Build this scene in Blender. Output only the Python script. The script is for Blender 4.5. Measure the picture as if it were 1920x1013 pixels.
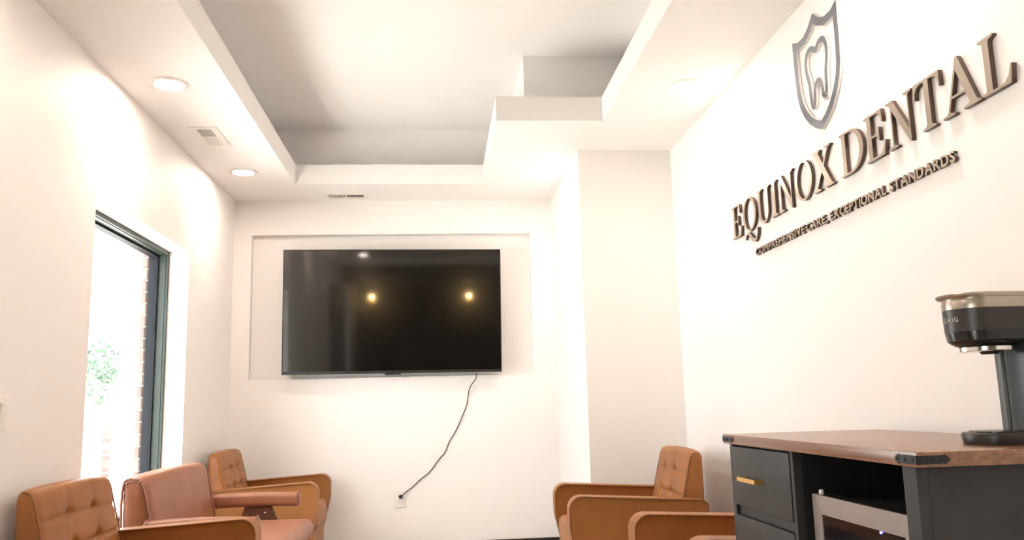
import bpy, bmesh, math, random
from mathutils import Vector, Matrix
random.seed(7)
S = bpy.context.scene
COL = S.collection
for o in list(bpy.data.objects): bpy.data.objects.remove(o)
PI = math.pi

# ------------------------------------------------------------------ camera
def look_matrix(yaw, pitch, roll, loc):
    cy, sy, cp, sp, cr, sr = math.cos(yaw), math.sin(yaw), math.cos(pitch), math.sin(pitch), math.cos(roll), math.sin(roll)
    f = Vector((sy*cp, cy*cp, sp)); r = Vector((cy, -sy, 0)); u = r.cross(f)
    r2 = cr*r + sr*u; u2 = -sr*r + cr*u
    m = Matrix((r2, u2, -f)).transposed().to_4x4()
    m.translation = loc
    return m
cd = bpy.data.cameras.new('camera'); cam = bpy.data.objects.new('camera', cd); COL.objects.link(cam)
cd.sensor_fit = 'HORIZONTAL'; cd.sensor_width = 36.0; cd.lens = 1552.25/1920*36
cd.clip_start = 0.05; cd.clip_end = 300
cam.matrix_world = look_matrix(0.0909636, 0.1616116, -0.0266942, (0, 0, 1.0))
S.camera = cam

# ------------------------------------------------------------------ world, exposure
SKY_STRENGTH = 4.5
LAMP_STRENGTH = 72.0
w = bpy.data.worlds.new('sky'); S.world = w; w.use_nodes = True
bg = w.node_tree.nodes['Background']
bg.inputs['Color'].default_value = (0.96, 0.98, 1.0, 1); bg.inputs['Strength'].default_value = SKY_STRENGTH
sun_d = bpy.data.lights.new('sun', 'SUN'); sun_d.energy = 34; sun_d.angle = math.radians(.6); sun_d.color = (1, .97, .93)
sun = bpy.data.objects.new('sun', sun_d); COL.objects.link(sun); sun.location = (-8, 6, 12)
sun.rotation_euler = Vector((.10, .55, .83)).to_track_quat('Z', 'Y').to_euler()      # daylight on the car park, over the building
S.view_settings.view_transform = 'Standard'; S.view_settings.look = 'None'
S.view_settings.exposure = 1.40; S.view_settings.gamma = 1.0; S.view_settings.use_curve_mapping = False

# ------------------------------------------------------------------ materials
def srgb(r, g, b):
    f = lambda c: (c/255/12.92 if c/255 <= .04045 else ((c/255+.055)/1.055)**2.4)
    return (f(r), f(g), f(b))
def mat(name, col, rough=.5, metal=0.0, spec=.5, bump=0, bscale=40, var=0, vscale=6, emit=None, estr=0, coat=0, trans=0, stretch=None):
    m = bpy.data.materials.new(name); m.use_nodes = True
    nt = m.node_tree; p = nt.nodes['Principled BSDF']
    p.inputs['Base Color'].default_value = (*col, 1); p.inputs['Roughness'].default_value = rough
    p.inputs['Metallic'].default_value = metal; p.inputs['Specular IOR Level'].default_value = spec
    p.inputs['Coat Weight'].default_value = coat; p.inputs['Transmission Weight'].default_value = trans
    if emit: p.inputs['Emission Color'].default_value = (*emit, 1); p.inputs['Emission Strength'].default_value = estr
    tc = nt.nodes.new('ShaderNodeTexCoord'); mp = nt.nodes.new('ShaderNodeMapping')
    if stretch: mp.inputs['Scale'].default_value = stretch
    nt.links.new(tc.outputs['Object'], mp.inputs['Vector'])
    if var:
        n = nt.nodes.new('ShaderNodeTexNoise'); n.inputs['Scale'].default_value = vscale; n.inputs['Detail'].default_value = 5
        nt.links.new(mp.outputs['Vector'], n.inputs['Vector'])
        r = nt.nodes.new('ShaderNodeValToRGB')
        r.color_ramp.elements[0].position = .3; r.color_ramp.elements[1].position = .7
        r.color_ramp.elements[0].color = (*[c*(1-var) for c in col], 1); r.color_ramp.elements[1].color = (*[min(1, c*(1+var)) for c in col], 1)
        nt.links.new(n.outputs['Fac'], r.inputs['Fac']); nt.links.new(r.outputs['Color'], p.inputs['Base Color'])
    if bump:
        n = nt.nodes.new('ShaderNodeTexNoise'); n.inputs['Scale'].default_value = bscale; n.inputs['Detail'].default_value = 3
        nt.links.new(mp.outputs['Vector'], n.inputs['Vector'])
        b = nt.nodes.new('ShaderNodeBump'); b.inputs['Strength'].default_value = bump; b.inputs['Distance'].default_value = .002
        nt.links.new(n.outputs['Fac'], b.inputs['Height']); nt.links.new(b.outputs['Normal'], p.inputs['Normal'])
    return m
M = {}
M['wall'] = mat('wall_paint', (.875, .84, .82), .55, spec=.3, bump=.05, bscale=160)
M['ceiling'] = mat('ceiling_paint', (.89, .865, .85), .7, spec=.2, bump=.05, bscale=160)
M['reveal'] = mat('reveal_paint', (.86, .85, .83), .6, spec=.3)
M['charcoal'] = mat('charcoal_paint', (.018, .017, .017), .6, var=.2)
M['floor'] = mat('floor_vinyl', (.66, .61, .56), .4, var=.25, vscale=3, stretch=(1, 8, 1))
M['base'] = mat('black_vinyl', (.012, .012, .013), .45, var=.2)
M['white_plastic'] = mat('white_plastic', (.82, .80, .76), .35)
M['white_metal'] = mat('white_enamel', (.82, .79, .74), .4)
M['dark_void'] = mat('duct_dark', (.05, .045, .04), .8)
M['lamp'] = mat('led_lens', (.9, .9, .9), .5, emit=(1.0, .845, .715), estr=LAMP_STRENGTH)
M['sconce'] = mat('sconce_bulb', (.9, .8, .6), .5, emit=(1.0, .66, .28), estr=110)
M['frame'] = mat('window_aluminium', (.030, .041, .036), .45, metal=0, spec=.3, var=.08)
M['gasket'] = mat('window_gasket', (.007, .008, .012), .6, spec=.2)
M['screen'] = mat('screen_glass', (.0015, .0015, .0016), .16, spec=.45, coat=.8)
M['screen'].node_tree.nodes['Principled BSDF'].inputs['Coat Roughness'].default_value = .05
M['black'] = mat('black_plastic', (.012, .012, .012), .4)
M['leather'] = mat('tan_leather', (.315, .124, .038), .45, spec=.33, bump=.16, bscale=220, var=.10, vscale=7)
M['piping'] = mat('leather_piping', (.28, .11, .036), .45, bump=.1, bscale=200)
M['leather2'] = mat('sheen_tinted_leather', (.305, .12, .066), .40, spec=.42, bump=.14, bscale=220, var=.08, vscale=7)  # tan leather with pinkish window sheen mixed into the base colour
M['piping2'] = mat('sheen_tinted_piping', (.30, .13, .085), .45)  # seam colour carries the same pinkish window sheen
M['brown'] = mat('brown_painted_wood', (.135, .055, .03), .45, var=.15, vscale=20)
M['chrome'] = mat('chrome', (.8, .79, .77), .18, metal=1)
M['cab'] = mat('charcoal_laminate', (.035, .0335, .034), .5, spec=.35, var=.1, vscale=14)
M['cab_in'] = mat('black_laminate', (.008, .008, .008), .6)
M['brass'] = mat('brushed_brass', (.85, .56, .18), .3, metal=1)
M['iron'] = mat('black_iron', (.03, .03, .032), .45, metal=.6, var=.3, vscale=60)
M['steel'] = mat('fridge_steel', (.47, .435, .41), .32, metal=.9, var=.08, vscale=9)
M['fridge_glass'] = mat('fridge_glass', (.012, .010, .012), .06)
M['led'] = mat('blue_led', (.1, .1, .9), .4, emit=(.12, .10, 1.0), estr=7)
M['bronze'] = mat('bronze_letter', (.60, .52, .44), .22, metal=1, var=.04, vscale=20)
M['bronze_shade'] = mat('bronze_shaded_edge', (.085, .052, .038), .4, metal=.3)  # letter sides coloured darker, standing in for reflection of the dark rear room
M['pewter'] = mat('pewter_face', (.32, .345, .395), .09, metal=1)
M['acrylic'] = mat('acrylic_edge', (.74, .72, .73), .25)
M['kettle'] = mat('coffee_black', (.024, .021, .0195), .38, var=.1, vscale=30)
M['kettle_dark'] = mat('coffee_gloss_black', (.014, .013, .013), .22)
M['kettle_grey'] = mat('coffee_grey', (.075, .078, .078), .4)
M['tank'] = mat('water_tank', (.035, .044, .052), .28, spec=.3)
M['band'] = mat('coffee_brushed_steel', (.41, .36, .30), .3, metal=1)
M['print'] = mat('logo_print', (.42, .38, .34), .5)
M['leaf'] = mat('leaf', (.085, .135, .09), .6, var=.3, vscale=3)
M['bark'] = mat('bark', (.36, .32, .28), .9, var=.3)
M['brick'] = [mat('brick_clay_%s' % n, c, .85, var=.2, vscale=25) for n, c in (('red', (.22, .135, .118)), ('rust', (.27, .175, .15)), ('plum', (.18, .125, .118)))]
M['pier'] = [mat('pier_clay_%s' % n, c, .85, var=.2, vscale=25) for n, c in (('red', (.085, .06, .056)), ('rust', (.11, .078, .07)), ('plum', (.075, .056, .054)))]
M['mortar'] = mat('mortar', (.55, .52, .48), .95, var=.1, vscale=30)
M['ground'] = mat('concrete', (.46, .45, .43), .9, var=.1, vscale=2)

def wood_mat():
    m = bpy.data.materials.new('walnut_laminate'); m.use_nodes = True; nt = m.node_tree; p = nt.nodes['Principled BSDF']
    p.inputs['Roughness'].default_value = .27; p.inputs['Specular IOR Level'].default_value = .62
    tc = nt.nodes.new('ShaderNodeTexCoord'); mp = nt.nodes.new('ShaderNodeMapping'); mp.inputs['Scale'].default_value = (16, 1.1, 40)
    nt.links.new(tc.outputs['Object'], mp.inputs['Vector'])
    n = nt.nodes.new('ShaderNodeTexNoise'); n.inputs['Scale'].default_value = 3.2; n.inputs['Detail'].default_value = 8; n.inputs['Distortion'].default_value = .6
    nt.links.new(mp.outputs['Vector'], n.inputs['Vector'])
    r = nt.nodes.new('ShaderNodeValToRGB'); e = r.color_ramp.elements
    e[0].position = .32; e[0].color = (.175, .078, .042, 1); e[1].position = .68; e[1].color = (.275, .132, .075, 1)
    nt.links.new(n.outputs['Fac'], r.inputs['Fac']); nt.links.new(r.outputs['Color'], p.inputs['Base Color'])
    return m
M['wood'] = wood_mat()
def glass_mat(name, tint):
    m = bpy.data.materials.new(name); m.use_nodes = True; nt = m.node_tree
    for n in list(nt.nodes):
        if n.type == 'BSDF_PRINCIPLED': nt.nodes.remove(n)
    out = [n for n in nt.nodes if n.type == 'OUTPUT_MATERIAL'][0]
    t = nt.nodes.new('ShaderNodeBsdfTransparent'); t.inputs['Color'].default_value = (*tint, 1)
    g = nt.nodes.new('ShaderNodeBsdfGlossy'); g.inputs['Roughness'].default_value = .02
    lw = nt.nodes.new('ShaderNodeLayerWeight'); pw = nt.nodes.new('ShaderNodeMath'); pw.operation = 'POWER'; pw.inputs[1].default_value = 5
    f = nt.nodes.new('ShaderNodeMath'); f.operation = 'MULTIPLY_ADD'; f.inputs[1].default_value = .9; f.inputs[2].default_value = .04
    nt.links.new(lw.outputs['Facing'], pw.inputs[0]); nt.links.new(pw.outputs[0], f.inputs[0])
    mx = nt.nodes.new('ShaderNodeMixShader')
    nt.links.new(f.outputs[0], mx.inputs[0]); nt.links.new(t.outputs[0], mx.inputs[1]); nt.links.new(g.outputs[0], mx.inputs[2]); nt.links.new(mx.outputs[0], out.inputs['Surface'])
    return m
M['pane'] = glass_mat('window_glass', (.96, .98, .97))

# ------------------------------------------------------------------ mesh helpers
class MB:
    def __init__(s): s.v = []; s.f = []
    def add(s, vs, fs):
        b = len(s.v); s.v += [tuple(v) for v in vs]; s.f += [tuple(i+b for i in f) for f in fs]; return s
    def box(s, x0, x1, y0, y1, z0, z1):
        return s.add([(x0,y0,z0),(x1,y0,z0),(x1,y1,z0),(x0,y1,z0),(x0,y0,z1),(x1,y0,z1),(x1,y1,z1),(x0,y1,z1)],
                     [(0,3,2,1),(4,5,6,7),(0,1,5,4),(1,2,6,5),(2,3,7,6),(3,0,4,7)])
    def rbox(s, x0, x1, y0, y1, z0, z1, r, seg=(4, 4, 4), fn=None, rn=3):
        """rounded box on a grid of its own; fn(p) deforms every vertex"""
        lo = (x0, y0, z0); hi = (x1, y1, z1); axes = []
        for k in range(3):
            a, b = lo[k], hi[k]; rr = min(r, (b-a)/2*.999)
            c = [a+rr*(1-math.cos(PI/2*i/rn)) if False else a+rr*i/rn for i in range(rn)]
            c += [a+rr+(b-a-2*rr)*i/seg[k] for i in range(seg[k]+1)]
            c += [b-rr+rr*(i+1)/rn for i in range(rn)]
            axes.append(c)
        idx = {}; vs = []; fs = []
        def vert(i, j, k):
            key = (i, j, k)
            if key in idx: return idx[key]
            p = [axes[0][i], axes[1][j], axes[2][k]]; q = []; d = []
            for m in range(3):
                rr = min(r, (hi[m]-lo[m])/2*.999)
                c = min(max(p[m], lo[m]+rr), hi[m]-rr); q.append(c); d.append((p[m]-c)/rr)
            L = math.sqrt(sum(t*t for t in d)); mx = max(abs(t) for t in d)
            if L > 1e-9:
                # the cube corner block is pushed onto its sphere
                d = [t*mx/L for t in d] if L > 0 else d
            pt = tuple(q[m]+d[m]*min(r, (hi[m]-lo[m])/2*.999) for m in range(3))
            idx[key] = len(vs); vs.append(fn(pt) if fn else pt); return idx[key]
        n = [len(a)-1 for a in axes]
        for a, b, c in ((0, 1, 2), (1, 2, 0), (2, 0, 1)):
            for side in (0, n[c]):
                for i in range(n[a]):
                    for j in range(n[b]):
                        q = []
                        for di, dj in ((0,0),(1,0),(1,1),(0,1)):
                            t = [0,0,0]; t[a] = i+di; t[b] = j+dj; t[c] = side; q.append(vert(*t))
                        fs.append(tuple(q) if side else tuple(reversed(q)))
        return s.add(vs, fs)
    def loft(s, rings, cap0=True, cap1=True, closed=True):
        n = len(rings[0]); vs = [p for r in rings for p in r]; fs = []
        for k in range(len(rings)-1):
            for i in range(n if closed else n-1):
                j = (i+1) % n; fs.append((k*n+i, k*n+j, (k+1)*n+j, (k+1)*n+i))
        if cap0: fs.append(tuple(reversed(range(n))))
        if cap1: fs.append(tuple(range((len(rings)-1)*n, len(rings)*n)))
        return s.add(vs, fs)
    def lathe(s, prof, c=(0,0,0), n=24, axis='z', cap0=True, cap1=True):
        rings = []
        for r, h in prof:
            ring = []
            for i in range(n):
                a = 2*PI*i/n; u, v = r*math.cos(a), r*math.sin(a)
                ring.append({'z': (c[0]+u, c[1]+v, c[2]+h), 'x': (c[0]+h, c[1]+u, c[2]+v), 'y': (c[0]+v, c[1]+h, c[2]+u)}[axis])
            rings.append(ring)
        return s.loft(rings, cap0, cap1)
    def tube(s, pts, r, n=8, closed=False):
        pts = [Vector(p) for p in pts]; rings = []; N = len(pts); up = None
        for i, p in enumerate(pts):
            a = pts[(i-1) % N] if (closed or i > 0) else p; b = pts[(i+1) % N] if (closed or i < N-1) else p
            t = (b-a).normalized()
            if up is None: up = t.orthogonal().normalized()
            up = (up - t*up.dot(t)).normalized(); sd = t.cross(up)
            rr = r[i] if isinstance(r, (list, tuple)) else r
            rings.append([tuple(p+rr*(math.cos(2*PI*k/n)*up+math.sin(2*PI*k/n)*sd)) for k in range(n)])
        if closed: rings.append(rings[0]); return s.loft(rings, False, False)
        return s.loft(rings)
    def slab(s, outline, y0, y1, r=.012, rn=3):
        """outline [(x,z)] counter-clockwise seen from -y, extruded along y with rounded rims"""
        rings = []
        def ring(y, ins):
            return [(x, y, z) for x, z in inset(outline, ins)]
        for i in range(rn+1):
            a = PI/2*i/rn; rings.append(ring(y0+r*(1-math.sin(a)), r*(1-math.cos(a+0)) if False else r*(1-math.sin(a)) if False else r*math.cos(a)*.8 if False else r*(1-math.sin(a))))
        for i in range(rn+1):
            a = PI/2*(rn-i)/rn; rings.append(ring(y1-r*(1-math.sin(a)), r*(1-math.sin(a))))
        # quarter-round rims: depth against inset
        k = 0
        for i in range(rn+1):
            a = PI/2*i/rn; rings[i] = ring(y0+r*(1-math.sin(a)), r*(1-math.cos(PI/2-a)) if False else r*(1-math.sqrt(max(0, 1-(1-math.sin(a))**2))))
            rings[2*rn+1-i] = ring(y1-r*(1-math.sin(a)), r*(1-math.sqrt(max(0, 1-(1-math.sin(a))**2))))
        return s.loft(rings)
    def build(s, name, m, parent=None, smooth=False, angle=40):
        me = bpy.data.meshes.new(name); me.from_pydata(s.v, [], s.f)
        bm = bmesh.new(); bm.from_mesh(me); bmesh.ops.recalc_face_normals(bm, faces=bm.faces)
        if smooth:
            for f in bm.faces: f.smooth = True
            for e in bm.edges:
                if len(e.link_faces) == 2 and e.calc_face_angle(0) > math.radians(angle): e.smooth = False
        bm.to_mesh(me); bm.free()
        return link(name, me, m, parent)
def inset(poly, d):
    """move a counter-clockwise closed polyline inwards by d"""
    if abs(d) < 1e-9: return list(poly)
    n = len(poly); out = []
    for i in range(n):
        p0 = Vector(poly[i-1]); p1 = Vector(poly[i]); p2 = Vector(poly[(i+1) % n])
        a = (p1-p0).normalized(); b = (p2-p1).normalized()
        na = Vector((-a.y, a.x)); nb = Vector((-b.y, b.x)); m = na+nb
        if m.length < 1e-6: m = na
        m.normalize(); c = max(.35, m.dot(na)); out.append(tuple(p1+m*(d/c)))
    return out
def link(name, me, m, parent=None):
    o = bpy.data.objects.new(name, me); COL.objects.link(o)
    if m is not None:
        if not me.materials: me.materials.append(m)
    if parent is not None: o.parent = parent
    return o
def tag(o, label, cat, group=None):
    o['label'] = label; o['category'] = cat
    if group: o['group'] = group
    return o
def thing(name, label, cat, loc=(0,0,0), rz=0, group=None):
    o = bpy.data.objects.new(name, None); COL.objects.link(o); o.empty_display_size = .1
    o.location = loc; o.rotation_euler = (0, 0, rz)
    return tag(o, label, cat, group)
def struct(o): o['kind'] = 'structure'; return o
def box(name, b, m, parent=None, r=0):
    mb = MB()
    if r: mb.rbox(*b, r, (1,1,1), rn=2); return mb.build(name, m, parent, smooth=True, angle=50)
    return mb.box(*b).build(name, m, parent)
def copy_tree(o, parent=None):
    c = o.copy(); COL.objects.link(c)
    if parent is not None: c.parent = parent
    for ch in list(o.children): copy_tree(ch, c)
    return c
def curve_mesh(splines, depth, name):
    """closed 2-D outlines (holes by even-odd) to a solid mesh of the given depth"""
    cu = bpy.data.curves.new(name, 'CURVE'); cu.dimensions = '2D'; cu.fill_mode = 'BOTH'; cu.extrude = depth/2
    for pts in splines:
        sp = cu.splines.new('POLY'); sp.points.add(len(pts)-1); sp.use_cyclic_u = True
        for q, (x, y) in zip(sp.points, pts): q.co = (x, y, 0, 1)
    return to_mesh(cu, name)
def to_mesh(cu, name):
    t = bpy.data.objects.new('tmp', cu); COL.objects.link(t)
    dg = bpy.context.evaluated_depsgraph_get(); dg.update()
    me = bpy.data.meshes.new_from_object(t.evaluated_get(dg)); me.name = name
    bpy.data.objects.remove(t); bpy.data.curves.remove(cu)
    return me
def two_tone(me, face, side):
    """front faces get the first material, the edges the second"""
    me.materials.clear(); me.materials.append(face); me.materials.append(side)
    for p in me.polygons: p.material_index = 0 if p.normal.z > .9 else 1
    return me

# ------------------------------------------------------------------ room
XL, XR, YB, YF = -1.427, 1.393, 5.87, -3.1
ZC, ZL, ZU = 2.478, 2.612, 2.915          # soffit, top of the tray lip, upper tray ceiling
W0, W1, WB, WT = 3.53, 4.85, .46, 1.922   # window opening
struct(MB().box(-1.75, 1.6, YF-.2, YB+.3, -.12, 0).build('floor', M['floor']))
mb = MB()
V0, V1, VB, VT = -1.85, -.80, .10, 2.10      # sidelight added for fill behind the camera, placed by a stripe in the television
mb.box(XL-.213, XL, V1, W0, 0, 3.1).box(XL-.213, XL, YF, V0, 0, 3.1).box(XL-.213, XL, V0, V1, 0, VB).box(XL-.213, XL, V0, V1, VT, 3.1).box(XL-.213, XL, W1, YB+.3, 0, 3.1).box(XL-.213, XL, W0, W1, 0, WB).box(XL-.213, XL, W0, W1, WT, 3.1)
wl = struct(mb.build('wall_left', M['wall']))
struct(MB().box(XR, XR+.15, YF, YB+.3, 0, 3.1).build('wall_right', M['wall']))
RX0, RX1, RZ0, RZ1, RD = -1.303, .671, 1.214, 2.232, .055
mb = MB()
mb.box(XL, RX0, YB, YB+.3, 0, ZC).box(RX1, XR, YB, YB+.3, 0, ZC).box(RX0, RX1, YB, YB+.3, 0, RZ0).box(RX0, RX1, YB, YB+.3, RZ1, ZC).box(RX0, RX1, YB+RD, YB+.3, RZ0, RZ1)
struct(mb.build('wall_back', M['wall']))
CX, CY = .834, 4.67
struct(MB().box(CX, XR, CY, YB, 0, ZC).build('wall_corner', M['wall']))
struct(MB().box(XL-.2, XR+.2, YF-.2, YF, 0, 3.1).build('wall_rear', M['charcoal']))
mb = MB()
mb.box(XR-.012, XR, YF, -1.9, 0, ZC)
struct(mb.build('trim_1', M['charcoal']))
struct(MB().box(XL, XR, YF, -1.0, 2.27, ZC+.02).build('added_bulkhead', M['charcoal']))      # unseen dark bulkhead, added to darken the television's reflection
# ceiling: soffit with a stepped tray
TX0, TX1, TX2, TY0, TY1, TY2, TS = -.930, .317, .885, .35, 4.155, 5.41, .17
hole = [(TX0,TY0),(TX2,TY0),(TX2,TY1),(TX1,TY1),(TX1,TY2),(TX0,TY2)]
upper = inset(hole, -TS)
mb = MB()
x0, x1, y0, y1 = XL-.05, XR+.05, YF-.05, YB+.05
for a in ((x0,TX0,y0,y1),(TX2,x1,y0,y1),(TX0,TX2,y0,TY0),(TX1,TX2,TY1,y1),(TX0,TX1,TY2,y1)):
    mb.add([(a[0],a[2],ZC),(a[1],a[2],ZC),(a[1],a[3],ZC),(a[0],a[3],ZC)], [(0,3,2,1)])
n = len(hole)
mb.loft([[(x,y,ZC) for x,y in hole], [(x,y,ZL) for x,y in hole], [(x,y,ZL) for x,y in upper], [(x,y,ZU) for x,y in upper]], False, True)
mb.box(x0, x1, y0, y1, 3.05, 3.15)
ce = struct(mb.build('ceiling', M['ceiling']))
# baseboards
bh = .095
struct(MB().box(XL, CX, YB-.008, YB, 0, bh).build('baseboard_back', M['base']))
mb = MB(); mb.box(CX-.008, CX, CY-.008, YB-.008, 0, bh).box(CX, XR, CY-.008, CY, 0, bh)
struct(mb.build('baseboard_corner', M['base']))
struct(MB().box(XL, XL+.008, .56, YB-.008, 0, bh).build('baseboard_left', M['base']))
struct(MB().box(XR-.008, XR, -1.3, CY-.008, 0, bh).build('baseboard_right', M['base']))

# ------------------------------------------------------------------ window
win = bpy.data.objects.new('window_1', None); COL.objects.link(win); struct(win)
FX0, FX1 = XL-.11, XL-.213
def ring_frame(mb, xa, xb, d0, d1):
    """rectangular frame between insets d0 and d1 of the opening, from xa to xb"""
    a, b, c, e = W0+d0, W1-d0, WB+d0, WT-d0; A, B, C, E = W0+d1, W1-d1, WB+d1, WT-d1
    mb.box(xb, xa, a, A, c, e).box(xb, xa, B, b, c, e).box(xb, xa, A, B, c, C).box(xb, xa, A, B, E, e)
mb = MB(); ring_frame(mb, FX0, FX0-.052, .0, .022); mb.build('window_frame', M['frame'], win)
mb = MB(); ring_frame(mb, FX0-.052, FX0-.066, .0, .034); mb.build('glazing_stop', M['gasket'], win)
mb = MB(); ring_frame(mb, FX0-.066, FX1, .0, .03); mb.build('outer_frame', M['gasket'], win)
mb = MB(); ring_frame(mb, FX0-.012, FX0-.018, .022, .0255); mb.build('frame_bead', M['frame'], win)
MB().box(FX0-.074, FX0-.068, W0+.02, W1-.02, WB+.02, WT-.02).build('window_pane', M['pane'], win)
MB().box(FX0, XL+.03, W0-.0, W1+.0, WB, WB+.02).build('window_sill', M['reveal'], win)
win2 = bpy.data.objects.new('window_2', None); COL.objects.link(win2); struct(win2)
mb = MB(); xa, xb = XL-.06, XL-.16
mb.box(xb, xa, V0, V0+.05, VB, VT).box(xb, xa, V1-.05, V1, VB, VT).box(xb, xa, V0+.05, V1-.05, VB, VB+.05).box(xb, xa, V0+.05, V1-.05, VT-.05, VT)
mb.build('window_frame', M['frame'], win2)
MB().box(XL-.113, XL-.107, V0+.045, V1-.045, VB+.045, VT-.045).build('window_pane', M['pane'], win2)
dr = bpy.data.objects.new('door_1', None); COL.objects.link(dr); struct(dr)
MB().rbox(XL+.001, XL+.03, -.66, .50, .005, 2.06, .004, (1,1,1), rn=2).build('door_leaf', M['charcoal'], dr)
mb = MB(); mb.box(XL+.001, XL+.04, -.73, -.665, .0, 2.13).box(XL+.001, XL+.04, .505, .555, .0, 2.13).box(XL+.001, XL+.04, -.665, .505, 2.065, 2.13); mb.build('door_frame', M['base'], dr)
mb = MB(); mb.tube([(XL+.03,-.58,1.0),(XL+.075,-.58,1.0),(XL+.075,-.46,1.0)], .009); mb.build('door_handle', M['steel'], dr, smooth=True)
# outside: brick veneer beside the opening, brick by brick
def bricks(host, face, y0, y1, z0, z1, x0, x1, parent):
    """running-bond bricks filling y0..y1 on a wall skin between x0 and x1"""
    cache = {}; z = z0; row = 0
    while z+.057 < z1:
        y = y0; first = True
        while y < y1-.03:
            L = .193 if not (first and row % 2) else .092
            L = min(L, y1-y); key = round(L, 3)
            if key not in cache:
                cache[key] = [bpy.data.meshes.new('brick') for _ in range(3)]
                for i, me in enumerate(cache[key]):
                    b = MB().box(0, x1-x0, 0, L, 0, .057); me.from_pydata(b.v, [], b.f); me.materials.append(M['brick'][i])
            o = bpy.data.objects.new('brick', random.choice(cache[key])); COL.objects.link(o)
            o.location = (x0+random.uniform(-.002, .002), y+random.uniform(0, .001), z); o.parent = parent
            y += L+.01; first = False
        z += .067; row += 1
vx0, vx1 = XL-.335, XL-.235
mb = MB().box(vx0+.012, vx1-.004, W1+.022, W1+.62, -.05, 2.2)
mo = mb.build('mortar_joint', M['mortar'], wl)
bricks(None, None, W1+.008, W1+.60, -.04, 2.2, vx0, vx1-.002, wl)
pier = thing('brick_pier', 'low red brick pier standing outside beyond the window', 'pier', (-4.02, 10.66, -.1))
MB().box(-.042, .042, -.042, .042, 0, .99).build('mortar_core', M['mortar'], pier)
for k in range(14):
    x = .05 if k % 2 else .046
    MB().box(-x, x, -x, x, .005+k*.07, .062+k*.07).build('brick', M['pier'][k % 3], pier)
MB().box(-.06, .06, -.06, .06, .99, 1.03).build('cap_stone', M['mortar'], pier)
struct(MB().box(-90, XL-.34, -60, 120, -.25, -.1).build('ground', M['ground']))
# tree across the lot
tree = thing('leafy_tree', 'small green tree outside, seen washed out through the window', 'tree', (-7.4, 19.5, -.1))
mb = MB(); mb.tube([(0,0,0),(.05,.0,.9),(.0,.05,1.8),(.1,0,2.2)], [.09,.07,.05,.02])
mb.tube([(.02,0,1.3),(.4,.1,1.9),(.7,.1,2.3)], [.05,.035,.02]); mb.tube([(.02,.02,1.5),(-.4,-.1,2.1),(-.6,.1,2.5)], [.05,.035,.02])
mb.build('trunk', M['bark'], tree, smooth=True)
mb = MB()
for i in range(700):
    a = random.uniform(0, 2*PI); cz = random.uniform(-1, 1); rr = random.random()**.4
    q = math.sqrt(1-cz*cz)
    c = Vector((.75*rr*q*math.cos(a), .75*rr*q*math.sin(a), 2.1+.75*rr*cz))
    u = Vector((random.uniform(-1,1), random.uniform(-1,1), random.uniform(-1,1))).normalized(); v = u.orthogonal().normalized(); s_ = random.uniform(.05, .1)
    mb.add([c-u*s_, c+v*s_*.5, c+u*s_, c-v*s_*.5], [(0,1,2,3)])
fo = mb.build('foliage', M['leaf'], tree); fo['kind'] = 'stuff'

# ------------------------------------------------------------------ ceiling fittings
def downlight(x, y, label):
    t = thing('recessed_downlight', label, 'light', (x, y, ZC), 0, 'round recessed ceiling lights')
    if not CAN:
        mb = MB(); mb.lathe([(.062,-.0055),(.066,-.009),(.080,-.007),(.084,-.001),(.084,0)], n=40, cap0=False, cap1=False); CAN.append(mb.build('trim_ring', M['white_metal'], t, smooth=True))
        mb = MB(); mb.lathe([(.0635,-.0005),(.0635,-.006)], n=40); CAN.append(mb.build('lens', M['lamp'], t))
    else:
        for c in CAN:
            d = c.copy(); COL.objects.link(d); d.parent = t
    return t
CAN = []
downlight(-1.199, 3.684, 'round recessed ceiling light, nearest on the soffit above the left wall')
downlight(-1.196, 5.112, 'round recessed ceiling light in the far left corner of the soffit')
downlight(1.184, 3.653, 'round recessed ceiling light on the soffit by the shield emblem')
downlight(.609, 5.071, 'round recessed ceiling light beside the column near the television wall')
downlight(-1.196, 2.256, 'round recessed ceiling light on the left soffit just out of the picture overhead')
downlight(1.184, 2.225, 'round recessed ceiling light overhead out of the picture above the lettering')
downlight(-.95, .90, 'round recessed ceiling light reflected near the top of the television')
downlight(1.184, .80, 'round recessed ceiling light behind the camera on the right soffit')

def register(x, y, rz, label):
    """two-way ceiling register: long axis on local x, louvers across it"""
    t = thing('ceiling_vent', label, 'vent', (x, y, ZC), rz, 'white ceiling vents')
    L, W = .31, .145; l, v = .245, .072
    mb = MB()
    for a in ((-L/2,-l/2,-W/2,W/2),(l/2,L/2,-W/2,W/2),(-l/2,l/2,-W/2,-v/2),(-l/2,l/2,v/2,W/2),(-.007,.007,-v/2,v/2)):
        mb.box(a[0], a[1], a[2], a[3], -.006, 0)
    mb.build('vent_frame', M['white_metal'], t)
    MB().box(-l/2, l/2, -v/2, v/2, -.0012, -.0004).build('duct_opening', M['dark_void'], t)
    me = {}
    for sgn in (-1, 1):
        a = math.radians(32)*sgn
        b = MB(); h = .0055; th = .0007
        b.box(-th, th, -v/2, v/2, -h, h)
        b.v = [(p[0]*math.cos(a)-p[2]*math.sin(a), p[1], p[0]*math.sin(a)+p[2]*math.cos(a)) for p in b.v]
        m_ = bpy.data.meshes.new('slat'); m_.from_pydata(b.v, [], b.f); m_.materials.append(M['white_metal']); me[sgn] = m_
    for i in range(20):
        xx = -l/2+.0075+i*(l-.015)/19
        if abs(xx) < .009: continue
        o = link('slat', me[-1 if xx < 0 else 1], None, t); o.location = (xx, 0, -.0058)
    lever = MB().box(.131, .147, -.010, -.006, -.011, -.005); lever.build('damper_lever', M['white_metal'], t)
    return t
register(-.632, 5.712, 0, 'slim white ceiling vent in front of the television wall')
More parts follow.
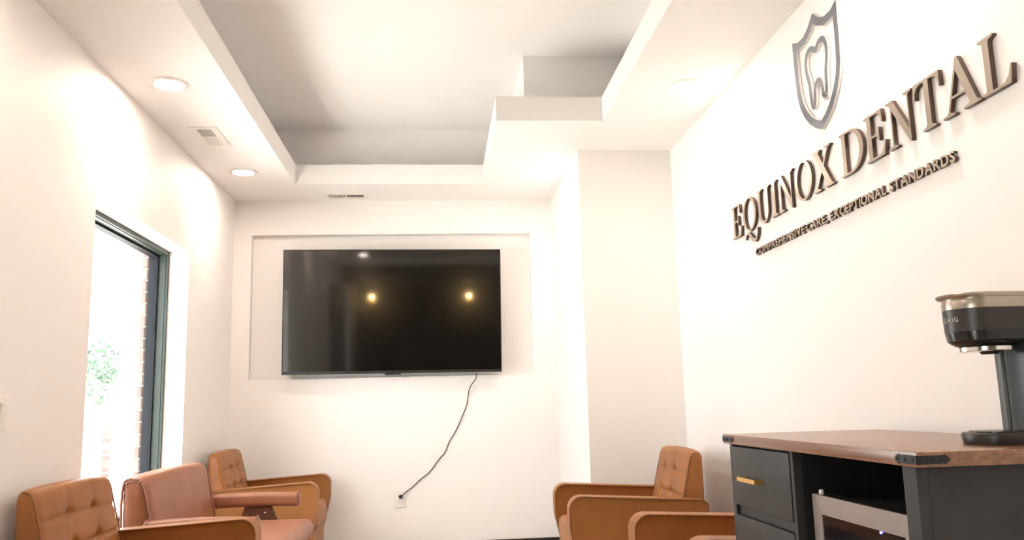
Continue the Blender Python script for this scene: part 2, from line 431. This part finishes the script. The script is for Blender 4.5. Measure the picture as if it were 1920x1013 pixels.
register(-1.216, 4.425, PI/2, 'white ceiling vent between the two downlights on the left soffit')

# ------------------------------------------------------------------ television and its cord
tv = thing('television', 'large black flat screen television tilted forward in the wall niche', 'television', (-.311, 5.775, 1.667))
tv.rotation_euler = (math.radians(2.8), math.radians(.42), 0)
TW, TH = 1.506, .862
MB().rbox(-TW/2, TW/2, 0, .035, -TH/2, TH/2, .004, (1,1,1), rn=2).build('housing', M['black'], tv, smooth=True)
MB().box(-TW/2+.007, TW/2-.007, -.0015, .002, -TH/2+.020, TH/2-.007).build('screen', M['screen'], tv)
mb = MB(); mb.box(-TW/2, TW/2, -.004, .0, -TH/2, -TH/2+.016).box(-TW/2, TW/2, -.003, 0, TH/2-.006, TH/2).box(-TW/2, -TW/2+.006, -.003, 0, -TH/2, TH/2).box(TW/2-.006, TW/2, -.003, 0, -TH/2, TH/2)
mb.build('bezel', M['black'], tv)
MB().rbox(-.055, .055, -.006, .012, -TH/2-.010, -TH/2+.002, .004, (1,1,1), rn=2).build('sensor_bar', M['black'], tv, smooth=True)
MB().rbox(-.60, .60, .03, .06, -.38, .08, .012, (1,1,1), rn=2).build('rear_cover', M['black'], tv, smooth=True)
mb = MB(); mb.box(-.25, -.21, .05, .142, -.2, .2).box(.21, .25, .05, .142, -.2, .2).box(-.3, .3, .12, .142, -.06, .06)
mb.build('wall_mount', M['black'], tv)
cord = thing('power_cord', 'thin black cord hanging from the television down to the wall outlet', 'cord')
pts = [(.262,5.806,1.226),(.258,5.81,1.19),(.213,5.845,1.12),(.195,5.862,1.02),(.165,5.862,.942),(.115,5.860,.835),(.070,5.862,.765),(.037,5.862,.690),(-.008,5.860,.640),(-.068,5.862,.562),(-.13,5.862,.515),(-.183,5.862,.468),(-.228,5.858,.436),(-.262,5.845,.408)]
def smooth_pts(P, k=6):
    out = []; n = len(P); P = [Vector(p) for p in P]
    for i in range(n-1):
        a, b, c, d = P[max(0,i-1)], P[i], P[i+1], P[min(n-1,i+2)]
        for j in range(k):
            t = j/k; out.append(.5*((2*b)+(c-a)*t+(2*a-5*b+4*c-d)*t*t+(3*b-a-3*c+d)*t*t*t))
    out.append(P[-1]); return out
MB().tube(smooth_pts(pts), .0032, 6).build('cable', M['black'], cord, smooth=True)
mb = MB(); mb.lathe([(.0095,0),(.0135,-.006),(.0135,-.020),(.008,-.028),(.004,-.030)], (-.268, 5.8625, .404), 14, 'y'); mb.build('plug', M['black'], cord, smooth=True)
def plate(name, label, cat, loc, rz):
    t = thing(name, label, cat, loc, rz); return t
ol = thing('wall_outlet', 'white electrical outlet low on the back wall with a plug in it', 'outlet', (-.27, YB, .387))
MB().rbox(-.036, .036, -.0055, 0, -.058, .058, .004, (1,1,1), rn=2).build('cover_plate', M['white_plastic'], ol, smooth=True)
for z in (.0195, -.0195):
    f = MB().rbox(-.017, .017, -.0072, -.004, z-.014, z+.014, .003, (1,1,1), rn=2).build('receptacle', M['white_plastic'], ol, smooth=True)
    mb = MB(); mb.box(-.0075, -.0055, -.0075, -.0071, z-.002, z+.006).box(.0055, .0075, -.0075, -.0071, z-.002, z+.006); mb.build('slot', M['black'], f)
sw = thing('light_switch', 'white rocker light switch plate at the left edge of the left wall', 'switch', (XL, 2.852, 1.017), 0)
MB().rbox(0, .0065, -.062, .062, -.058, .058, .004, (1,1,1), rn=2).build('cover_plate', M['white_plastic'], sw, smooth=True)
for y in (-.023, .023):
    mb = MB(); mb.rbox(.003, .0115, y-.0165, y+.0165, -.034, .034, .003, (1,1,1), rn=2, fn=lambda p: (p[0]+(.004*p[2]/.034 if p[0] > .006 else 0), p[1], p[2])); mb.build('rocker', M['white_plastic'], sw, smooth=True)

# ------------------------------------------------------------------ sign on the right wall
def arc(cx, cy, rx, ry, a0, a1, n=14):
    return [(cx+rx*math.cos(math.radians(a0+(a1-a0)*i/n)), cy+ry*math.sin(math.radians(a0+(a1-a0)*i/n))) for i in range(n+1)]
def stroke(P, W):
    L, R = [], []
    for i, p in enumerate(P):
        a = Vector(P[max(0,i-1)]); b = Vector(P[min(len(P)-1,i+1)]); t = (b-a).normalized(); nrm = Vector((-t.y, t.x))
        L.append(tuple(Vector(p)+nrm*W[i]/2)); R.append(tuple(Vector(p)-nrm*W[i]/2))
    return L+R[::-1]
G = {
 'E': (.80, [[(0,0),(.74,0),(.80,.30),(.76,.30),(.70,.14),(.60,.06),(.48,.045),(.27,.045),(.27,.48),(.42,.48),(.50,.45),(.54,.36),(.575,.36),(.575,.65),(.54,.65),(.50,.555),(.42,.525),(.27,.525),(.27,.955),(.46,.955),(.58,.94),(.66,.87),(.70,.72),(.74,.72),(.72,1),(0,1),(0,.965),(.10,.94),(.115,.90),(.115,.10),(.10,.06),(0,.035)]]),
 'Q': (1.05, [arc(.525,.5,.525,.515,0,360,44)[:-1], arc(.525,.5,.37,.468,0,360,44)[:-1], stroke([(.10,-.22),(.15,-.11),(.25,-.055),(.38,-.07),(.52,-.17),(.70,-.31),(.84,-.355),(.97,-.31),(1.06,-.17),(1.10,-.02)], [.02,.05,.065,.08,.11,.11,.085,.07,.05,.03])]),
 'U': (1.01, [[(0,1),(0,.965),(.10,.94),(.12,.9),(.12,.33)]+arc(.485,.33,.365,.35,180,360,20)+[(.85,.9),(.88,.94),(1.01,.965),(1.01,1),(.68,1),(.68,.965),(.785,.94),(.80,.90),(.80,.33)]+arc(.5375,.33,.2625,.285,360,180,18)+[(.275,.9),(.29,.94),(.40,.965),(.40,1)]]),
 'I': (.43, [[(0,0),(.43,0),(.43,.035),(.32,.06),(.295,.1),(.295,.9),(.32,.94),(.43,.965),(.43,1),(0,1),(0,.965),(.11,.94),(.14,.9),(.14,.1),(.11,.06),(0,.035)]]),
 'N': (.99, [[(0,0),(.36,0),(.36,.035),(.24,.06),(.21,.10),(.21,.80),(.80,-.02),(.86,-.02),(.86,.90),(.88,.94),(.99,.965),(.99,1),(.68,1),(.68,.965),(.79,.94),(.81,.9),(.81,.24),(.27,1),(0,1),(0,.965),(.10,.94),(.16,.88),(.16,.10),(.13,.06),(0,.035)]]),
 'O': (.99, [arc(.495,.5,.495,.515,0,360,44)[:-1], arc(.495,.5,.34,.468,0,360,44)[:-1]]),
 'X': (1.03, [[(0,0),(.36,0),(.36,.035),(.22,.06),(.21,.09),(.46,.425),(.70,.07),(.60,.035),(.60,0),(1.03,0),(1.03,.035),(.93,.06),(.585,.56),(.84,.92),(.87,.945),(.98,.965),(.98,1),(.66,1),(.66,.965),(.78,.945),(.785,.92),(.545,.62),(.33,.93),(.42,.965),(.42,1),(0,1),(0,.965),(.10,.94),(.435,.455),(.15,.08),(.12,.05),(0,.035)]]),
 'D': (1.04, [[(0,0),(.45,0)]+arc(.45,.5,.59,.5,-90,90,24)[1:]+[(0,1),(0,.965),(.10,.94),(.115,.9),(.115,.1),(.10,.06),(0,.035)], [(.27,.045)]+arc(.42,.5,.45,.455,-90,90,24)+[(.27,.955)]]),
 'T': (.86, [[(.22,0),(.64,0),(.64,.035),(.54,.06),(.51,.1),(.51,.955),(.62,.95),(.73,.91),(.80,.83),(.82,.70),(.86,.70),(.85,1),(.01,1),(0,.70),(.04,.70),(.06,.83),(.13,.91),(.24,.95),(.355,.955),(.355,.1),(.32,.06),(.22,.035)]]),
 'A': (1.09, [[(0,0),(.36,0),(.36,.035),(.24,.06),(.225,.10),(.297,.30),(.683,.30),(.774,.09),(.74,.06),(.60,.035),(.60,0),(1.09,0),(1.09,.035),(.99,.06),(.96,.10),(.56,1.02),(.50,1.02),(.17,.10),(.13,.05),(0,.035)], [(.313,.345),(.663,.345),(.471,.786)]]),
 'L': (.77, [[(0,0),(.72,0),(.77,.32),(.73,.32),(.67,.15),(.57,.06),(.46,.045),(.27,.045),(.27,.90),(.30,.94),(.40,.965),(.40,1),(0,1),(0,.965),(.10,.94),(.115,.9),(.115,.1),(.10,.06),(0,.035)]]),
}
ROT = Matrix(((0,0,-1),(-1,0,0),(0,1,0))).to_4x4()      # text x -> -Y, text y -> Z, depth -> -X
def on_wall(name, me, parent, y, z, depth, gap=.002):
    o = link(name, me, None, parent); o.matrix_local = Matrix.Translation((XR-gap-depth/2-parent.location.x, y-parent.location.y, z-parent.location.z)) @ ROT
    return o
sign = thing('sign_lettering', 'large bronze serif letters reading EQUINOX DENTAL across the right wall', 'sign', (XR, 2.73, 1.733))
cap = .148
for ch, ya, yb in (('E',3.692,3.575),('Q',3.552,3.397),('U',3.384,3.234),('I',3.231,3.166),('N',3.156,3.010),('O',2.995,2.848),('X',2.837,2.684),
                   ('D',2.627,2.472),('E',2.459,2.339),('N',2.324,2.184),('T',2.176,2.049),('A',2.049,1.887),('L',1.882,1.768)):
    wd, cs = G[ch]; k = (ya-yb)/wd
    me = curve_mesh([[(x*k, z*cap) for x, z in c] for c in cs], .013, 'letter')
    on_wall('letter', two_tone(me, M['bronze'], M['bronze_shade']), sign, ya, 1.733, .013)
tagl = thing('tagline_lettering', 'small bronze letters reading COMPREHENSIVE CARE, EXCEPTIONAL STANDARDS under the large lettering', 'sign', (XR, 2.73, 1.613))
def glyphs(text, size, offset):
    """one mesh per character of the built-in font with its pen position, and the full width"""
    out = []; x = 0; info = {}
    for ch in text:
        if ch == ' ': x += .27*size; continue
        cu = bpy.data.curves.new('glyph', 'FONT'); cu.body = ch; cu.size = size; cu.extrude = .005; cu.offset = offset
        me = to_mesh(cu, 'letter')
        xs = [v.co.x for v in me.vertices]; a, b = min(xs), max(xs)
        for v in me.vertices: v.co.x -= a
        out.append((me, x, b-a, ch)); x += (b-a)+.095*size
    return out, x-.095*size
for word, ya, yb in (('COMPREHENSIVE', 3.440, 2.950), ('CARE,', 2.936, 2.765), ('EXCEPTIONAL', 2.745, 2.372), ('STANDARDS', 2.352, 2.024)):
    gl, wd = glyphs(word, .042, .0011); k = (ya-yb)/wd
    for me, x, cw, ch in gl:
        for v in me.vertices: v.co.x *= k
        on_wall('comma' if ch == ',' else 'letter', two_tone(me, M['bronze'], M['bronze_shade']), tagl, ya-x*k, 1.613, .010)
logo = thing('wall_emblem', 'shield emblem with a tooth outline in polished metal above the lettering', 'emblem', (XR, 2.744, 2.17))
def bez(P, k=8):
    out = []; n = len(P); V = [Vector(p) for p in P]
    for i in range(n):
        a, b, c, d = V[i-1], V[i], V[(i+1) % n], V[(i+2) % n]
        for j in range(k):
            t = j/k; out.append(tuple(.5*((2*b)+(c-a)*t+(2*a-5*b+4*c-d)*t*t+(3*b-a-3*c+d)*t*t*t)))
    return out
half = [(0,-.222),(.045,-.203),(.09,-.172),(.130,-.130),(.157,-.085),(.172,-.035),(.178,.04),(.180,.187),(.135,.168),(.085,.168),(.040,.188),(0,.222)]
outline = half + [(-x, z) for x, z in half[-2:0:-1]]
outline = [(x, z) for x, z in outline]
me = curve_mesh([outline, inset(outline, .030)], .009, 'shield_outline')
on_wall('shield_outline', two_tone(me, M['pewter'], M['acrylic']), logo, 2.744, 2.17, .009)
th = [(.0,.086),(.030,.103),(.062,.100),(.082,.070),(.080,.025),(.066,-.020),(.063,-.065),(.056,-.106),(.044,-.114),(.034,-.096),(.024,-.050),(0,-.034)]
tooth = th[:0]+[(x, z) for x, z in th] + [(-x, z) for x, z in th[-2:0:-1]]
tooth = bez(tooth)[::-1]
me = curve_mesh([inset(tooth, -.010), inset(tooth, .011)], .009, 'tooth_outline')
on_wall('tooth_outline', two_tone(me, M['pewter'], M['acrylic']), logo, 2.744, 2.165, .009)

# ------------------------------------------------------------------ tan club armchairs
D, Wd, HF, HR, HB, WBk, TB, TA = .64, .70, .590, .553, .773, .584, .062, .092
def round_poly(P, radii, n=5):
    out = []; m = len(P)
    for i in range(m):
        p = Vector(P[i]); a = (Vector(P[i-1])-p); b = (Vector(P[(i+1) % m])-p); r = radii[i]
        if r <= 0: out.append(tuple(p)); continue
        ang = a.angle(b); t = r/math.tan(ang/2); a.normalize(); b.normalize()
        p0 = p+a*t; p1 = p+b*t; c = p+(a+b).normalized()*(r/math.sin(ang/2))
        a0 = math.atan2(p0.y-c.y, p0.x-c.x); a1 = math.atan2(p1.y-c.y, p1.x-c.x); d = (a1-a0+PI) % (2*PI)-PI
        for k in range(n+1): out.append((c.x+r*math.cos(a0+d*k/n), c.y+r*math.sin(a0+d*k/n)))
    return out
ARM = round_poly([(-D/2+.04,.13),(D/2-.075,.13),(D/2-.002,.43),(D/2,HF),(-D/2,HR)], [.02,.05,.10,.058,.035], 6)
def arm_side(y0, y1, t):
    MB().slab(ARM, y0, y1, .010).build('armrest', M['leather'], t, smooth=True, angle=60)
def club_chair(label, loc, rz, proto=[]):
    if proto:
        t = copy_tree(proto[0]); t.location = loc; t.rotation_euler = (0, 0, rz); t['label'] = label; return t
    t = thing('armchair', label, 'armchair', loc, rz, 'tan tufted armchairs')
    proto.append(t)
    for sgn in (-1, 1):
        y0, y1 = sorted((sgn*Wd/2, sgn*(Wd/2-TA)))
        a = MB().slab(ARM, y0, y1, .011).build('armrest', M['leather'], t, smooth=True, angle=60)
        for yy in (y0+.004, y1-.004):
            MB().tube([(x, yy, z) for x, z in inset(ARM, .0025)], .0032, 6, True).build('piping', M['piping'], a, smooth=True)
    box('seat_frame', (-D/2+.04, D/2-.035, -Wd/2+TA+.002, Wd/2-TA-.002, .15, .30), M['leather'], t, .02)
    def crown(p):
        u = (p[0]-.06)/.30; v = p[1]/.26
        k = max(0, 1-u*u)*max(0, 1-v*v)
        return (p[0]+(.012*max(0, 1-v*v) if p[0] > D/2-.05 else 0), p[1], p[2]+(.028*k if p[2] > .38 else 0))
    sc = MB().rbox(-D/2+.14, D/2-.018, -.256, .256, .302, .435, .035, (10, 10, 3), crown).build('seat_cushion', M['leather'], t, smooth=True, angle=70)
    for z in (.318, .418):
        MB().tube([(D/2-.036, -.250, z), (D/2-.018, -.235, z), (D/2-.009, -.1, z), (D/2-.007, 0, z), (D/2-.009, .1, z), (D/2-.018, .235, z), (D/2-.036, .250, z)], .0035, 6).build('piping', M['piping'], sc, smooth=True)
    # raked back with two rows of buttons
    zb = .34; h = WBk/2
    def back(p):
        x, y, z = p
        f = (x+D/2)/.10                     # 0 at the rear face, 1 at the front
        fr = TB+(HB-z)*.235 if z > zb else TB+(HB-zb)*.235
        X = -D/2+f*fr
        if f > .8:                          # pillows between the seams
            s1 = s2 = 1
            gy = [-.093, .093]; gz = [.462, .565, .668]
            d = 0
            for q in gz: d += -.0050*math.exp(-((z-q)/.008)**2)
            for q in gy: d += -.0028*math.exp(-((y-q)/.016)**2)
            for q in gy:
                for r in gz: d += -.019*math.exp(-(((y-q)/.022)**2+((z-r)/.022)**2))
            X += d+.010*math.cos(min(1, abs(y)/h)*PI/2)
        z2 = z-.012*(abs(y)/h)**3*(1 if z > .6 else 0)
        return (X, y, z2)
    b = MB().rbox(-D/2, -D/2+.10, -h, h, zb, HB, .030, (2, 60, 48), back, rn=4).build('backrest', M['leather'], t, smooth=True, angle=75)
    for y in (-.093, .093):
        for z in (.462, .565, .668):
            fr = TB+(HB-z)*.235; MB().lathe([(.001,-.003),(.008,-.001),(.010,.003),(.008,.006),(.001,.007)], (-D/2+fr-.0235, y, z), 12, 'x').build('button', M['piping'], b, smooth=True)
    for sgn in (-1, 1):
        P = [back((-D/2+.10*f, sgn*(h-.004), z)) for f, z in ((.94, zb+.04), (.94, .45), (.94, .6), (.94, .70), (.92, HB-.03), (.82, HB-.012), (.66, HB-.003), (.4, HB-.001))]
        MB().tube(P, .0034, 6).build('piping', M['piping'], b, smooth=True)
    for sx in (-1, 1):
        for sy in (-1, 1):
            mb = MB(); mb.lathe([(.016, 0), (.024, .15)], (sx*(D/2-.09), sy*(Wd/2-.07), 0), 12); mb.build('leg', M['brown'], t, smooth=True)
    return t
R = math.radians
club_chair('tan tufted leather armchair at the lower left, nearest on the window side', (-1.048, 3.182, 0), R(-2.2))
club_chair('tan tufted leather armchair in the far left corner under the television', (-1.03, 5.363, 0), R(.7))
club_chair('tan tufted leather armchair standing in front of the column', (.903, 4.127, 0), PI-R(1.7))
club_chair('tan leather armchair partly hidden behind the far end of the black cabinet', (1.046, 2.877, 0), PI+R(3.2))

# open-arm chair between the two left armchairs, leather tinted for window sheen
lc = thing('open_arm_chair', 'brown leather chair with padded open arms in front of the window', 'armchair', (-1.05, 4.17, 0), 0)
LH = .475
def lback(p):
    x, y, z = p; f = (x+.37)/.16
    fr = .100+(.745-z)*.20
    return (-.287+f*fr+(.014*math.cos(max(-1, min(1, y/LH))*PI/2) if f > .8 else 0), y, z+.008*math.cos(y/LH*PI/2)*(1 if z > .6 else 0))
lb = MB().rbox(-.37, -.21, -LH, LH, .36, .742, .050, (3, 14, 10), lback, rn=5).build('backrest', M['leather2'], lc, smooth=True, angle=75)
for sgn in (-1, 1):
    P = [lback((x, sgn*(LH-.0045), z)) for x, z in ((-.355,.50),(-.358,.62),(-.348,.71),(-.322,.731),(-.280,.732),(-.248,.725),(-.225,.70),(-.216,.62),(-.214,.5),(-.214,.42))]
    P = smooth_pts(P, 5)
    P = [p+Vector((0, .0022*math.sin(i*2.1), .0022*math.cos(i*2.6))) for i, p in enumerate(P)]
    MB().tube(P, .0055, 6).build('gathered_seam', M['piping2'], lb, smooth=True)
MB().rbox(-.20, .385, -.455, .455, .335, .438, .045, (8, 8, 2), lambda p: (p[0], p[1], p[2]+(.015*math.cos(p[1]/.455*PI/2)*max(0, math.cos((p[0]-.09)/.3*PI/2)) if p[2] > .40 else 0)), rn=4).build('seat_cushion', M['leather2'], lc, smooth=True, angle=75)
box('seat_frame', (-.30, .34, -.46, .46, .25, .333), M['brown'], lc, .01)
for sgn in (-1, 1):
    yc = sgn*.512
    pad = MB().rbox(-.165, .300, yc-.042, yc+.042, .496, .566, .022, (6, 2, 2), lambda p: (p[0], p[1], p[2]+.006*math.cos((p[0]-.055)/.22*PI/2)), rn=3).build('arm_pad', M['leather2'], lc, smooth=True, angle=75)
    for xx in (-.152, .286):
        ring = round_poly([(yc-.0425,.4965),(yc+.0425,.4965),(yc+.0425,.5675),(yc-.0425,.5675)], [.018]*4, 4)
        MB().tube([(xx, y, z+.001) for y, z in ring], .0028, 6, True).build('piping', M['piping2'], pad, smooth=True)
    box('arm_bracket', (-.205, -.165, yc-.025, yc+.025, .503, .545), M['brown'], lc, .003)
    pn = MB().slab([(-.085,.22),(.27,.22),(.150,.498),(.010,.498)], yc-.014, yc+.014, .003).build('arm_support', M['brown'], lc)
    mb = MB(); mb.lathe([(.0055,0),(.0055,-.003),(.003,-.005)], (.118, yc-.014, .466), 12, 'y'); mb.build('bolt', M['chrome'], pn, smooth=True)
for sx in (-.25, .28):
    for sy in (-.42, .42):
        mb = MB(); mb.lathe([(.016, 0), (.024, .252)], (sx, sy, 0), 12); mb.build('leg', M['brown'], lc, smooth=True)

# ------------------------------------------------------------------ black coffee cabinet with a wine fridge
cab = thing('coffee_cabinet', 'charcoal cabinet with a walnut top along the right wall', 'cabinet', (1.11, 2.0, 0))
CXo, CYo = 1.11, 2.0
def cb(name, x0, x1, y0, y1, z0, z1, m, parent=None, r=0):
    return box(name, (x0-CXo, x1-CXo, y0-CYo, y1-CYo, z0, z1), M[m], parent or cab, r)
FX = .878
cb('worktop', .866, 1.362, 1.475, 2.523, .8675, .895, 'wood', r=.0015)
cb('side_panel', FX+.0205, 1.35, 1.500, 1.524, .0, .8673, 'cab')
cb('side_panel', FX, 1.35, 2.478, 2.502, .0, .8673, 'cab')
cb('front_post', FX-.002, FX+.02, 1.500, 1.545, .0, .8673, 'cab')
cb('divider', FX, 1.335, 2.050, 2.066, .06, .8673, 'cab')
cb('back_panel', 1.335, 1.35, 1.5245, 2.4775, .0, .8673, 'cab_in')
cb('bottom_panel', FX, 1.335, 1.5455, 2.4775, .04, .06, 'cab')
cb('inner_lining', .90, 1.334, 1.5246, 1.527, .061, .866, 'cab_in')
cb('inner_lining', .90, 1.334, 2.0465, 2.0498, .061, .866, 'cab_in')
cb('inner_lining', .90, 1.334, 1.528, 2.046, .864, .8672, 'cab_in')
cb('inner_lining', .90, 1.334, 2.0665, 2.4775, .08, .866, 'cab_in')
for k in range(4):
    zt = .861-k*.1975
    d = cb('drawer', FX-.003, FX+.016, 2.0685, 2.4745, zt-.169, zt, 'cab', r=.0012)
    hz = zt-.087
    h_ = MB(); h_.rbox(FX-.030-CXo, FX-.020-CXo, 2.245-CYo, 2.378-CYo, hz-.006, hz+.006, .0015, (1,1,1), rn=2)
    h_.box(FX-.022-CXo, FX-.003-CXo, 2.248-CYo, 2.260-CYo, hz-.0055, hz+.0055).box(FX-.022-CXo, FX-.003-CXo, 2.363-CYo, 2.375-CYo, hz-.0055, hz+.0055)
    h_.build('pull_handle', M['brass'], d)
    cb('drawer_rail', FX+.010, FX+.026, 2.0685, 2.4745, zt-.1965, zt-.1705, 'cab')
# iron corner straps with rivets
def strap(corner, dirs):
    """flat strap folded round a top corner; each leg ends in an arrow tip"""
    cx, cy = corner
    for (dx, dy, nx, ny, L) in dirs:
        z0, z1 = .8730, .8890; zm = (z0+z1)/2; t = .0022
        prof = [(0,z0),(L*.70,z0),(L*.76,z0+.003),(L*.80,z0-.001),(L*.90,z0+.002),(L,zm),(L*.90,z1-.002),(L*.80,z1+.001),(L*.76,z1-.003),(L*.70,z1),(0,z1)]
        a = [(cx+dx*s-CXo, cy+dy*s-CYo, z) for s, z in prof]; b = [(p[0]+nx*t, p[1]+ny*t, p[2]) for p in a]
        st = MB().loft([a, b]).build('corner_strap', M['iron'], cab)
        for s in (L*.16, L*.50, L*.84):
            c = (cx+dx*s+nx*t-CXo, cy+dy*s+ny*t-CYo, zm)
            ax = 'x' if nx else 'y'; sg = nx+ny
            mb = MB(); mb.lathe([(.0042,0),(.0036,.0015*sg),(.002,.0026*sg)], c, 10, ax); mb.build('rivet', M['iron'], st, smooth=True)
strap((.866, 1.475), [(0, 1, -1, 0, .074), (1, 0, 0, -1, .064)])
strap((.866, 2.523), [(0, -1, -1, 0, .090), (1, 0, 0, 1, .064)])
fr = thing('wine_fridge', 'small wine fridge with a steel framed glass door inside the cabinet', 'fridge', (1.11, 1.785, .06))
FYc = 1.785
fx = .902
def fb(name, x0, x1, y0, y1, z0, z1, m, parent=None, r=0):
    return box(name, (x0-1.11, x1-1.11, y0-FYc, y1-FYc, z0-.06, z1-.06), M[m], parent or fr, r)
fy0, fy1, fz0, fz1 = 1.560, 2.008, .085, .768
fb('fridge_body', .945, 1.325, fy0+.006, fy1-.006, .07, .757, 'cab_in', r=.004)
door = fb('door_core', .912, .942, fy0, fy1, fz0, fz1, 'black')
fwd = .044
def bar(pts):
    a = [(fx-1.11, y-FYc, z-.06) for y, z in pts]; b = [(.912-1.11, y-FYc, z-.06) for y, z in pts]
    MB().loft([a, b]).build('door_frame', M['steel'], door)
g = .0006
bar([(fy0+g,fz1),(fy1-g,fz1),(fy1-fwd-g,fz1-fwd),(fy0+fwd+g,fz1-fwd)])
bar([(fy1,fz1-g),(fy1,fz0+g),(fy1-fwd,fz0+fwd+g),(fy1-fwd,fz1-fwd-g)])
bar([(fy0,fz0+g),(fy0,fz1-g),(fy0+fwd,fz1-fwd-g),(fy0+fwd,fz0+fwd+g)])
bar([(fy1-g,fz0),(fy0+g,fz0),(fy0+fwd+g,fz0+fwd),(fy1-fwd-g,fz0+fwd)])
fb('door_glass', fx+.002, .912, fy0+fwd, fy1-fwd, fz0+fwd, fz1-fwd, 'fridge_glass', door)
mb = MB(); mb.lathe([(.0026,0),(.0026,-.002),(.0015,-.003)], (fx+.0015-1.11, 1.697-FYc, fz1-fwd-.0035-.06), 10, 'x'); mb.build('indicator_light', M['led'], door)
mb = MB(); mb.lathe([(.006,0),(.006,.008),(.004,.011)], (.916-1.11, 1.985-FYc, fz1-.06), 12); mb.build('hinge_cap', M['white_plastic'], door, smooth=True)

# ------------------------------------------------------------------ single-serve coffee maker
cm = thing('coffee_maker', 'slim black and steel coffee maker standing on the walnut cabinet top', 'coffee maker', (1.208, 1.635, .895))
def cl(x, y, z): return (x-1.20, y-1.635, z-.895)
def stadium(xf, xb, r, z, n=22, yc=1.635):
    """plan with a half-round front at xf, square rounded back at xb"""
    cx = xf+r
    P = [(cx-r*math.cos(a), yc-r*math.sin(a)) for a in [(-PI/2)+PI*i/n for i in range(n+1)]]
    # P runs from +y side round the front to the -y side
    rb = .02
    P += [(xb-rb+rb*math.sin(PI/2*i/4), yc-r+rb-rb*math.cos(PI/2*i/4)) for i in range(5)]
    P += [(xb-rb+rb*math.cos(PI/2*i/4), yc+r-rb+rb*math.sin(PI/2*i/4)) for i in range(5)]
    return [cl(x, y, z) for x, y in P]
XB = 1.352
def sl(name, layers, m, parent=cm):
    return MB().loft([stadium(1.050+i, XB-max(0, i)*.2, .060-i, z) for i, z in layers]).build(name, M[m], parent, smooth=True, angle=35)
base = MB().loft([stadium(1.062+i, XB-abs(i), .062-i, z) for i, z in ((.004,.895),(.003,.899),(.0,.914),(.0015,.918),(.004,.9195))]).build('base', M['kettle'], cm, smooth=True, angle=35)
mb = MB(); mb.lathe([(.050,0),(.050,.0025),(.047,.0035)], cl(1.128,1.635,.9195), 28); mb.build('drip_tray', M['kettle_dark'], base, smooth=True)
def rect(x0, x1, y0, y1, z, r=.012):
    return [cl(x, y, z) for x, y in round_poly([(x0,y0),(x1,y0),(x1,y1),(x0,y1)], [r]*4, 4)]
MB().loft([rect(1.181,1.35,1.579,1.657,z,.008) for z in (.9195,1.11)]).build('water_tank', M['tank'], cm, smooth=True)
MB().loft([rect(1.186,1.34,1.6575,1.6655,z,.001) for z in (.9195,1.11)]).build('column_seam', M['kettle_dark'], cm)
MB().loft([rect(1.181,1.35,1.666,1.692,z,.006) for z in (.9195,1.11)]).build('front_column', M['kettle_grey'], cm, smooth=True)
head = sl('brew_head', [(.010,1.1005),(.004,1.106),(.0022,1.117),(.0012,1.124)], 'kettle_dark')
MB().loft([stadium(1.050+i, 1.17, .060-i, z) for i, z in ((.027,1.093),(.018,1.0955),(.010,1.1006))]).build('brew_cone', M['kettle_dark'], head, smooth=True)
body = sl('head_shell', [(.0012,1.1245),(.0008,1.14),(.0,1.1705)], 'kettle')
sl('steel_band', [(-.0002,1.171),(-.0006,1.184),(.002,1.1905),(.002,1.193),(.0,1.194),(.0,1.2005),(.004,1.203)], 'band')
def lipring(r, z, n=26):
    return [cl(1.110-r*math.cos(a)*(1 if abs(a) < 9 else 1), 1.635-r*math.sin(a), z) for a in [(-PI*.5)+PI*i/n for i in range(n+1)]]
lip = MB()
prof = [(.058,1.193),(.066,1.1935),(.0705,1.197),(.0715,1.2005),(.069,1.2025),(.058,1.2025)]
rows = []
for i in range(27):
    a = -PI*.5+PI*i/26; k = math.cos(a)**.6 if math.cos(a) > 0 else 0
    rows.append([cl(1.110-(.058+(r-.058)*k)*math.cos(a), 1.635-(.058+(r-.058)*k)*math.sin(a), z) for r, z in prof])
lip.loft(rows); lip.build('lid_handle', M['band'], cm, smooth=True, angle=40)
mb = MB(); mb.lathe([(.050,1.0835-.895),(.053,1.0845-.895),(.053,1.0925-.895),(.050,1.0945-.895)], (1.128-1.20,0,0), 36); mb.build('outlet_ring', M['chrome'], cm, smooth=True)
mb = MB(); mb.lathe([(.016,1.078-.895),(.020,1.0835-.895)], (1.135-1.20,0,0), 20); mb.build('spout', M['kettle_dark'], cm, smooth=True)
cu = bpy.data.curves.new('logo', 'FONT'); cu.body = 'KEURIG'; cu.size = .0145; cu.extrude = .0003; cu.offset = .0002; cu.align_x = 'CENTER'; cu.space_character = 1.15
me = to_mesh(cu, 'printed_logo')
for v in me.vertices:
    r = .0602+v.co.z; a = v.co.x/.0602
    v.co = Vector(cl(1.110-r*math.cos(a), 1.635-r*math.sin(a), 1.1445+v.co.y))
link('printed_logo', me, M['print'], body)

# ------------------------------------------------------------------ wall lamps at the rear of the room, mirrored in the television
def sconce(x, label):
    t = thing('wall_lamp', label, 'lamp', (x, YF, 2.035), 0, 'globe wall lamps')
    mb = MB(); mb.lathe([(.05,0),(.05,.015),(.02,.02)], (0,0,-.05), 20, 'y'); mb.build('wall_plate', M['brass'], t, smooth=True)
    mb = MB(); mb.tube([(0,.015,-.05),(0,.08,-.06),(0,.12,-.05),(0,.12,-.02)], .008, 8); mb.build('arm', M['brass'], t, smooth=True)
    mb = MB(); mb.lathe([(.005,-.036),(.02,-.03),(.032,-.015),(.036,0),(.032,.015),(.02,.03),(.005,.036)], (0,.12,.03), 20); mb.build('globe', M['sconce'], t, smooth=True)
sconce(-1.15, 'left one of two globe wall lamps behind the camera, mirrored in the television')
sconce(.54, 'right one of two globe wall lamps behind the camera, mirrored in the television')
